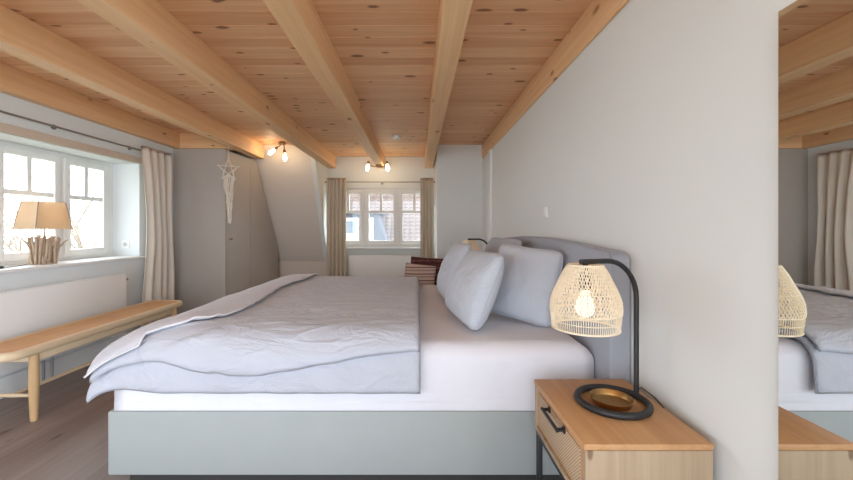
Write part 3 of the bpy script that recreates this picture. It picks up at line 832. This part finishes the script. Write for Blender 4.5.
bm = B(); tube(bm, [(xm, LY0+0.008, 0.15), (xm, (LY0+LY1)/2, 0.15), (xm, LY1-0.008, 0.15)], [0.010, 0.014, 0.010], 12); obj('stretcher', bm, OAKB, bn)

# ------------------------------------------------------------------ driftwood lamp on the sill
ZS = WZ0+0.0285
lc = (-2.945, 2.985)
dl = thing('table_lamp', (lc[0], lc[1], ZS), 'driftwood table lamp with box-shaped linen shade on the window sill', 'lamp')
bm = B(); lathe(bm, [(0, 0), (0.05, 0), (0.05, 0.012), (0, 0.012)], (lc[0], lc[1], ZS), 24); obj('base', bm, DRIFT, dl)
bm = B(); tube(bm, [(lc[0], lc[1], ZS+0.01), (lc[0], lc[1], ZS+0.30)], 0.006, 10); obj('stem', bm, BRONZE, dl)
rnd = random.Random(3)
for k in range(30):
    ring = 0 if k < 18 else 1
    n_ = 18 if ring == 0 else 12; kk = k if ring == 0 else k-18
    a = 2*PI*kk/n_+rnd.uniform(-0.1, 0.1); ra = (0.046, 0.078) if ring == 0 else (0.026, 0.05)
    ra = (ra[0], 0.026) if False else ra
    fx, fy = ra[0]*1.0, ra[1]*1.25
    r0 = rnd.uniform(0.007, 0.0105)*(0.85 if ring else 1); hgt = rnd.uniform(0.19, 0.225)
    wx, wy = rnd.uniform(-0.010, 0.010), rnd.uniform(-0.02, 0.02)
    pts = []
    for m in range(6):
        f = m/5
        pts.append((lc[0]+math.cos(a)*fx+wx*f+rnd.uniform(-0.004, 0.004), lc[1]+math.sin(a)*fy+wy*(f-0.5)*2+rnd.uniform(-0.005, 0.005), ZS+0.001+hgt*f))
    bm = B(); tube(bm, pts, [r0*rnd.uniform(0.75, 1.1) for _ in pts], 7)
    if k in (0, 9, 4, 13):
        s = 1 if math.sin(a) > 0 or k in (0, 4) else -1
        e = Vector(pts[4]); tube(bm, [pts[3], e+Vector((0.01, s*0.03, 0.0)), e+Vector((0.012, s*0.062, 0.022))], [r0*0.7, r0*0.6, r0*0.45], 6)
    obj('driftwood_stick', bm, DRIFT, dl)
def shade_bm(b, t, z0, z1, th):
    bm = B()
    def ring(h, z): return [bm.verts.new((lc[0]+sx*h[0], lc[1]+sy*h[1], z)) for sx, sy in ((-1, -1), (1, -1), (1, 1), (-1, 1))]
    o0, o1 = ring(b, z0), ring(t, z1); i1 = ring((t[0]-th, t[1]-th), z1); i0 = ring((b[0]-th, b[1]-th), z0)
    for A, C_ in ((o0, o1), (o1, i1), (i1, i0), (i0, o0)):
        for k in range(4): bm.faces.new((A[k], A[(k+1) % 4], C_[(k+1) % 4], C_[k]))
    return bm
sb, st, za, zb = (0.086, 0.152), (0.066, 0.110), ZS+0.272, ZS+0.487
sh = obj('lamp_shade', shade_bm(sb, st, za, zb, 0.003), SHADE, dl, smooth=False)
for sx in (-1, 1):
    for sy in (-1, 1):
        bm = B(); tube(bm, [(lc[0]+sx*sb[0], lc[1]+sy*sb[1], za), (lc[0]+sx*st[0], lc[1]+sy*st[1], zb)], 0.0028, 6); obj('corner_seam', bm, SHADEB, sh)
bm = B(); lathe(bm, [(0, 0.30), (0.013, 0.30), (0.013, 0.335), (0.03, 0.365), (0.03, 0.385), (0.018, 0.405), (0, 0.41)], (lc[0], lc[1], ZS), 18); obj('bulb', bm, glow('sill_bulb', (255, 228, 190), 4.0), dl)
bm = B(); tube(bm, [(lc[0]-0.03, lc[1]-0.10, ZS+0.004), (lc[0]+0.02, lc[1]-0.22, ZS+0.004), (lc[0]+0.07, lc[1]-0.36, ZS+0.004), (lc[0]+0.05, lc[1]-0.6, ZS+0.004)], 0.003, 6); cb = obj('cable', bm, BLACK, dl)
bm = B(); box(bm, lc[0]+0.045, lc[0]+0.075, lc[1]-0.43, lc[1]-0.355, ZS+0.0005, ZS+0.02, 0.005); obj('switch', bm, BLACK, cb)

so = thing('power_socket', (-2.955, WY1, 0.985), 'white power socket in the window reveal', 'socket')
bm = B(); box(bm, -2.995, -2.915, WY1-0.009, WY1-0.0003, 0.945, 1.025, 0.003); obj('plate', bm, PLASTIC, so)
bm = B()
tube(bm, [(-2.955, WY1-0.0105, 0.985), (-2.955, WY1-0.008, 0.985)], 0.021, 24); obj('inset', bm, GREYP, so)

# ------------------------------------------------------------------ ceiling spotlights, detector
def bulb_on(t, top, d, bulb_len=0.085):
    d = Vector(d).normalized(); top = Vector(top)
    bm = B(); tube(bm, [top, top+d*0.012, top+d*0.05], [0.012, 0.018, 0.019], 16); so_ = obj('lamp_holder', bm, BRONZE, t)
    b0 = top+d*0.0505
    bm = B(); tube(bm, [b0, b0+d*0.02, b0+d*0.045, b0+d*0.07, b0+d*bulb_len, b0+d*(bulb_len+0.008)], [0.013, 0.018, 0.0215, 0.022, 0.016, 0.006], 18); obj('bulb', bm, BULB, so_)
t = thing('spotlight', (-1.735, 4.84, ZC), 'brass ceiling spotlight with two bulbs near the sloping wall', 'spotlight', 'twin bulb ceiling spotlights')
bm = B(); tube(bm, [(-1.735, 4.84, ZC-0.025), (-1.735, 4.84, ZC-0.0005)], 0.045, 24); obj('ceiling_plate', bm, BRONZE, t)
bm = B(); tube(bm, [(-1.745, 4.84, ZC-0.02), (-1.76, 4.83, ZC-0.045), (-1.785, 4.82, ZC-0.065)], 0.007, 8)
tube(bm, [(-1.72, 4.84, ZC-0.02), (-1.705, 4.83, ZC-0.06), (-1.70, 4.82, ZC-0.10)], 0.007, 8); obj('arm', bm, BRONZE, t)
bulb_on(t, (-1.785, 4.82, ZC-0.065), (-0.75, -0.1, -0.65)); bulb_on(t, (-1.70, 4.82, ZC-0.10), (0.12, -0.1, -1))
t = thing('spotlight', (-0.568, 5.50, ZB), 'brass spotlight with two bulbs under the beam before the dormer window', 'spotlight', 'twin bulb ceiling spotlights')
bm = B(); box(bm, -0.608, -0.528, 5.44, 5.56, ZB-0.018, ZB-0.0005, 0.004); obj('ceiling_plate', bm, BRONZE, t)
bm = B(); tube(bm, [(-0.715, 5.50, ZB+0.045), (-0.705, 5.50, ZB+0.0), (-0.66, 5.50, ZB-0.022), (-0.568, 5.50, ZB-0.026), (-0.49, 5.50, ZB-0.022), (-0.465, 5.50, ZB+0.0), (-0.455, 5.50, ZB+0.045)], 0.007, 8); obj('arm', bm, BRONZE, t)
bulb_on(t, (-0.718, 5.50, ZB+0.055), (-0.12, -0.05, -1)); bulb_on(t, (-0.452, 5.50, ZB+0.055), (0.12, -0.05, -1))

sd = thing('smoke_detector', (-0.256, 4.51, ZC), 'round white smoke detector on the ceiling boards', 'smoke detector')
bm = B(); lathe(bm, [(0, -0.034), (0.03, -0.034), (0.045, -0.028), (0.052, -0.012), (0.052, -0.0005), (0, -0.0005)], (-0.256, 4.51, ZC), 28); obj('housing', bm, PLASTIC, sd)
bm = B(); lathe(bm, [(0, -0.040), (0.016, -0.040), (0.018, -0.0335), (0, -0.0335)], (-0.256, 4.51, ZC), 20); obj('sensor_cap', bm, GREYP, sd)

# ------------------------------------------------------------------ macrame star hanging from the beam
MX, MY = -2.095, 4.19
ma = thing('macrame_hanging', (MX, MY, ZB), 'cream macrame star with long tassels hanging from the beam by the wardrobe', 'wall hanging')
bm = B(); tube(bm, [(MX, MY, ZB-0.0005), (MX-0.003, MY, ZB-0.07), (MX, MY, ZB-0.15)], 0.004, 6); obj('hanging_cord', bm, COTTON, ma)
cz = ZB-0.27; star = []
for k in range(10):
    a = PI/2+2*PI*k/10; rr = 0.125 if k % 2 == 0 else 0.055
    star.append(Vector((MX+rr*math.cos(a)*0.75, MY+rr*math.cos(a)*0.35, cz+rr*math.sin(a))))
bm = B(); tube(bm, star, 0.009, 7, closed=True)
for k in range(5): tube(bm, [star[2*k], star[(2*k+4) % 10]], 0.005, 6)
for p in star[::2]: lathe(bm, [(0, 0.014), (0.012, 0.006), (0.013, -0.004), (0, -0.014)], p, 8)
obj('star', bm, COTTON, ma)
rnd = random.Random(5); bm = B()
for k in range(9):
    q = (k-4)/4; x0, y0 = MX+q*0.05, MY+q*0.024; L = 0.62-0.30*abs(q-0.15)-rnd.uniform(0, 0.05); top = cz-0.055-0.02*abs(q)
    pts = []; rs = []
    for m in range(14):
        f = m/13; pts.append((x0*(1-f*0.55)+(MX+0.012)*f*0.55+0.006*math.sin(f*9+k), y0+(MY-y0)*f*0.5+0.005*math.cos(f*8+k*2), top-L*f)); rs.append(0.0045+0.003*(0.5+0.5*math.sin(f*34+k*1.7)))
    tube(bm, pts, rs, 6)
obj('tassel', bm, COTTON, ma)

# ------------------------------------------------------------------ chair with two cushions beyond the bed
ch = thing('chair', (0.02, 4.66, 0), 'low dark wooden chair beyond the bed, almost hidden under cushions', 'chair')
bm = B(); box(bm, -0.20, 0.26, 4.42, 4.88, 0.38, 0.42, 0.008); obj('seat', bm, CHAIRW, ch)
for x in (-0.175, 0.235):
    for y in (4.445, 4.855):
        bm = B(); tube(bm, [(x, y, 0.0), (x, y, 0.379)], [0.014, 0.02], 10); obj('leg', bm, CHAIRW, ch)
bm = B(); box(bm, -0.12, 0.24, 4.895, 4.92, 0.40, 0.62, 0.008); obj('backrest', bm, CHAIRW, ch)
c1 = pillow('dark maroon patterned cushion propped against the chair back', (0.10, 4.735, 0.426), PI/2-0.12, 0.22, 0.44, 0.345, 0.09, MAROON, 12.0, roll=0.06, name='cushion', group='cushions on the chair', cat='cushion', pipe=CHAIRW, soft=0.01)
c2 = pillow('beige and brown striped cushion in front of the maroon one', (0.01, 4.59, 0.426), PI/2-0.05, 0.26, 0.38, 0.27, 0.085, STRIPED, 15.0, roll=0.10, name='cushion', group='cushions on the chair', cat='cushion', pipe=CHAIRW, soft=0.01)

# ------------------------------------------------------------------ outside
GR = plain('winter_lawn', (150, 150, 128), 0.95, var=0.12, scale=0.7)
TILE = plain('clay_tiles', (100, 85, 78), 0.8, var=0.18, scale=2.5)
ZINC = plain('grey_cladding', (78, 80, 88), 0.6, var=0.04)
PANE = plain('dark_window_pane', (96, 104, 112), 0.1, var=0.05, spec=0.8)
BARK = plain('pale_bark', (150, 136, 122), 0.9, var=0.15, scale=20)
bm = B(); box(bm, -40, 30, -20, 60, -3.4, -3.2); struct('ground', bm, GR)
ho = thing('house', (-1.5, 13, -3.2), 'neighbouring house with pale clay tile roof seen through the dormer window', 'house')
bm = B(); nx_, ns_ = 180, 40; y0, z0, y1, z1 = 11.6, -1.2, 16.2, 4.2
V = []
for j in range(ns_*4+1):
    f = j/(ns_*4); ph = (j % 4)/4.0
    lift = 0.03*(1-ph)
    row = []
    for i in range(nx_*3+1):
        x = -9+13*i/(nx_*3); wv = 0.03*abs(math.sin(PI*i/9.0))
        row.append(bm.verts.new((x, y0+(y1-y0)*f-(lift+wv)*0.76, z0+(z1-z0)*f+(lift+wv)*0.65)))
    V.append(row)
grid_faces(bm, V); obj('roof', bm, TILE, ho, angle=35, recalc=False)
bm = B(); box(bm, -9, 4, 11.9, 16, -3.2, -1.25); obj('wall', bm, WALLR, ho, smooth=False)
bm = B(); prism(bm, [(-3.4, 0.5), (-0.95, 0.5), (-1.35, 1.62), (-3.4, 1.62)], 1, 12.45, 14.4, 0.02); dm = obj('dormer', bm, ZINC, ho, smooth=False)
bm = B(); box(bm, -3.6, -1.22, 12.3, 14.6, 1.62, 1.72); obj('dormer_roof', bm, ZINC, ho, smooth=False)
for x0, x1 in ((-2.42, -1.96), (-1.82, -1.46)):
    bm = B(); box(bm, x0, x1, 12.40, 12.455, 0.62, 1.48, 0.01); fo = obj('window', bm, WHITE, ho, smooth=False)
    bm = B(); box(bm, x0+0.08, x1-0.08, 12.392, 12.401, 0.98, 1.38); obj('pane', bm, PANE, fo, smooth=False)

def tree(label, x, y, h, seed):
    t = thing('tree', (x, y, -3.2), label, 'tree', 'bare trees outside the garden window')
    rnd = random.Random(seed); trunk = B(); br = B()
    tube(trunk, [(x, y, -3.2), (x+0.05, y+0.05, -1.2), (x+0.1, y, 0.0+h*0.05)], [0.14, 0.11, 0.08], 10)
    def grow(p, d, L, r, n):
        pts = [p]; q = p.copy(); dd = d.copy()
        for _ in range(4):
            dd = (dd+Vector((rnd.uniform(-.25, .25), rnd.uniform(-.25, .25), rnd.uniform(-.1, .2)))).normalized(); q = q+dd*L/4; pts.append(q.copy())
        tube(br, pts, [r, r*0.9, r*0.8, r*0.65, r*0.5], 5)
        if n:
            for _ in range(3+(n > 2)):
                k = rnd.randint(1, 4); nd = (dd+Vector((rnd.uniform(-1, 1), rnd.uniform(-1, 1), rnd.uniform(-.3, .7)))).normalized(); grow(pts[k], nd, L*rnd.uniform(.55, .8), r*0.5, n-1)
    for _ in range(5):
        grow(Vector((x+0.1, y, h*0.05-rnd.uniform(0, 0.9))), Vector((rnd.uniform(-.8, .8), rnd.uniform(-.8, .8), 0.8)).normalized(), h*0.34, 0.045, 3)
    obj('trunk', trunk, BARK, t); obj('branches', br, BARK, t)
tree('bare tree showing through the pane beside the window reveal', -7.6, 8.9, 4.4, 2)
tree('bare tree showing through the pane behind the driftwood lamp', -12.6, 11.9, 5.6, 9)
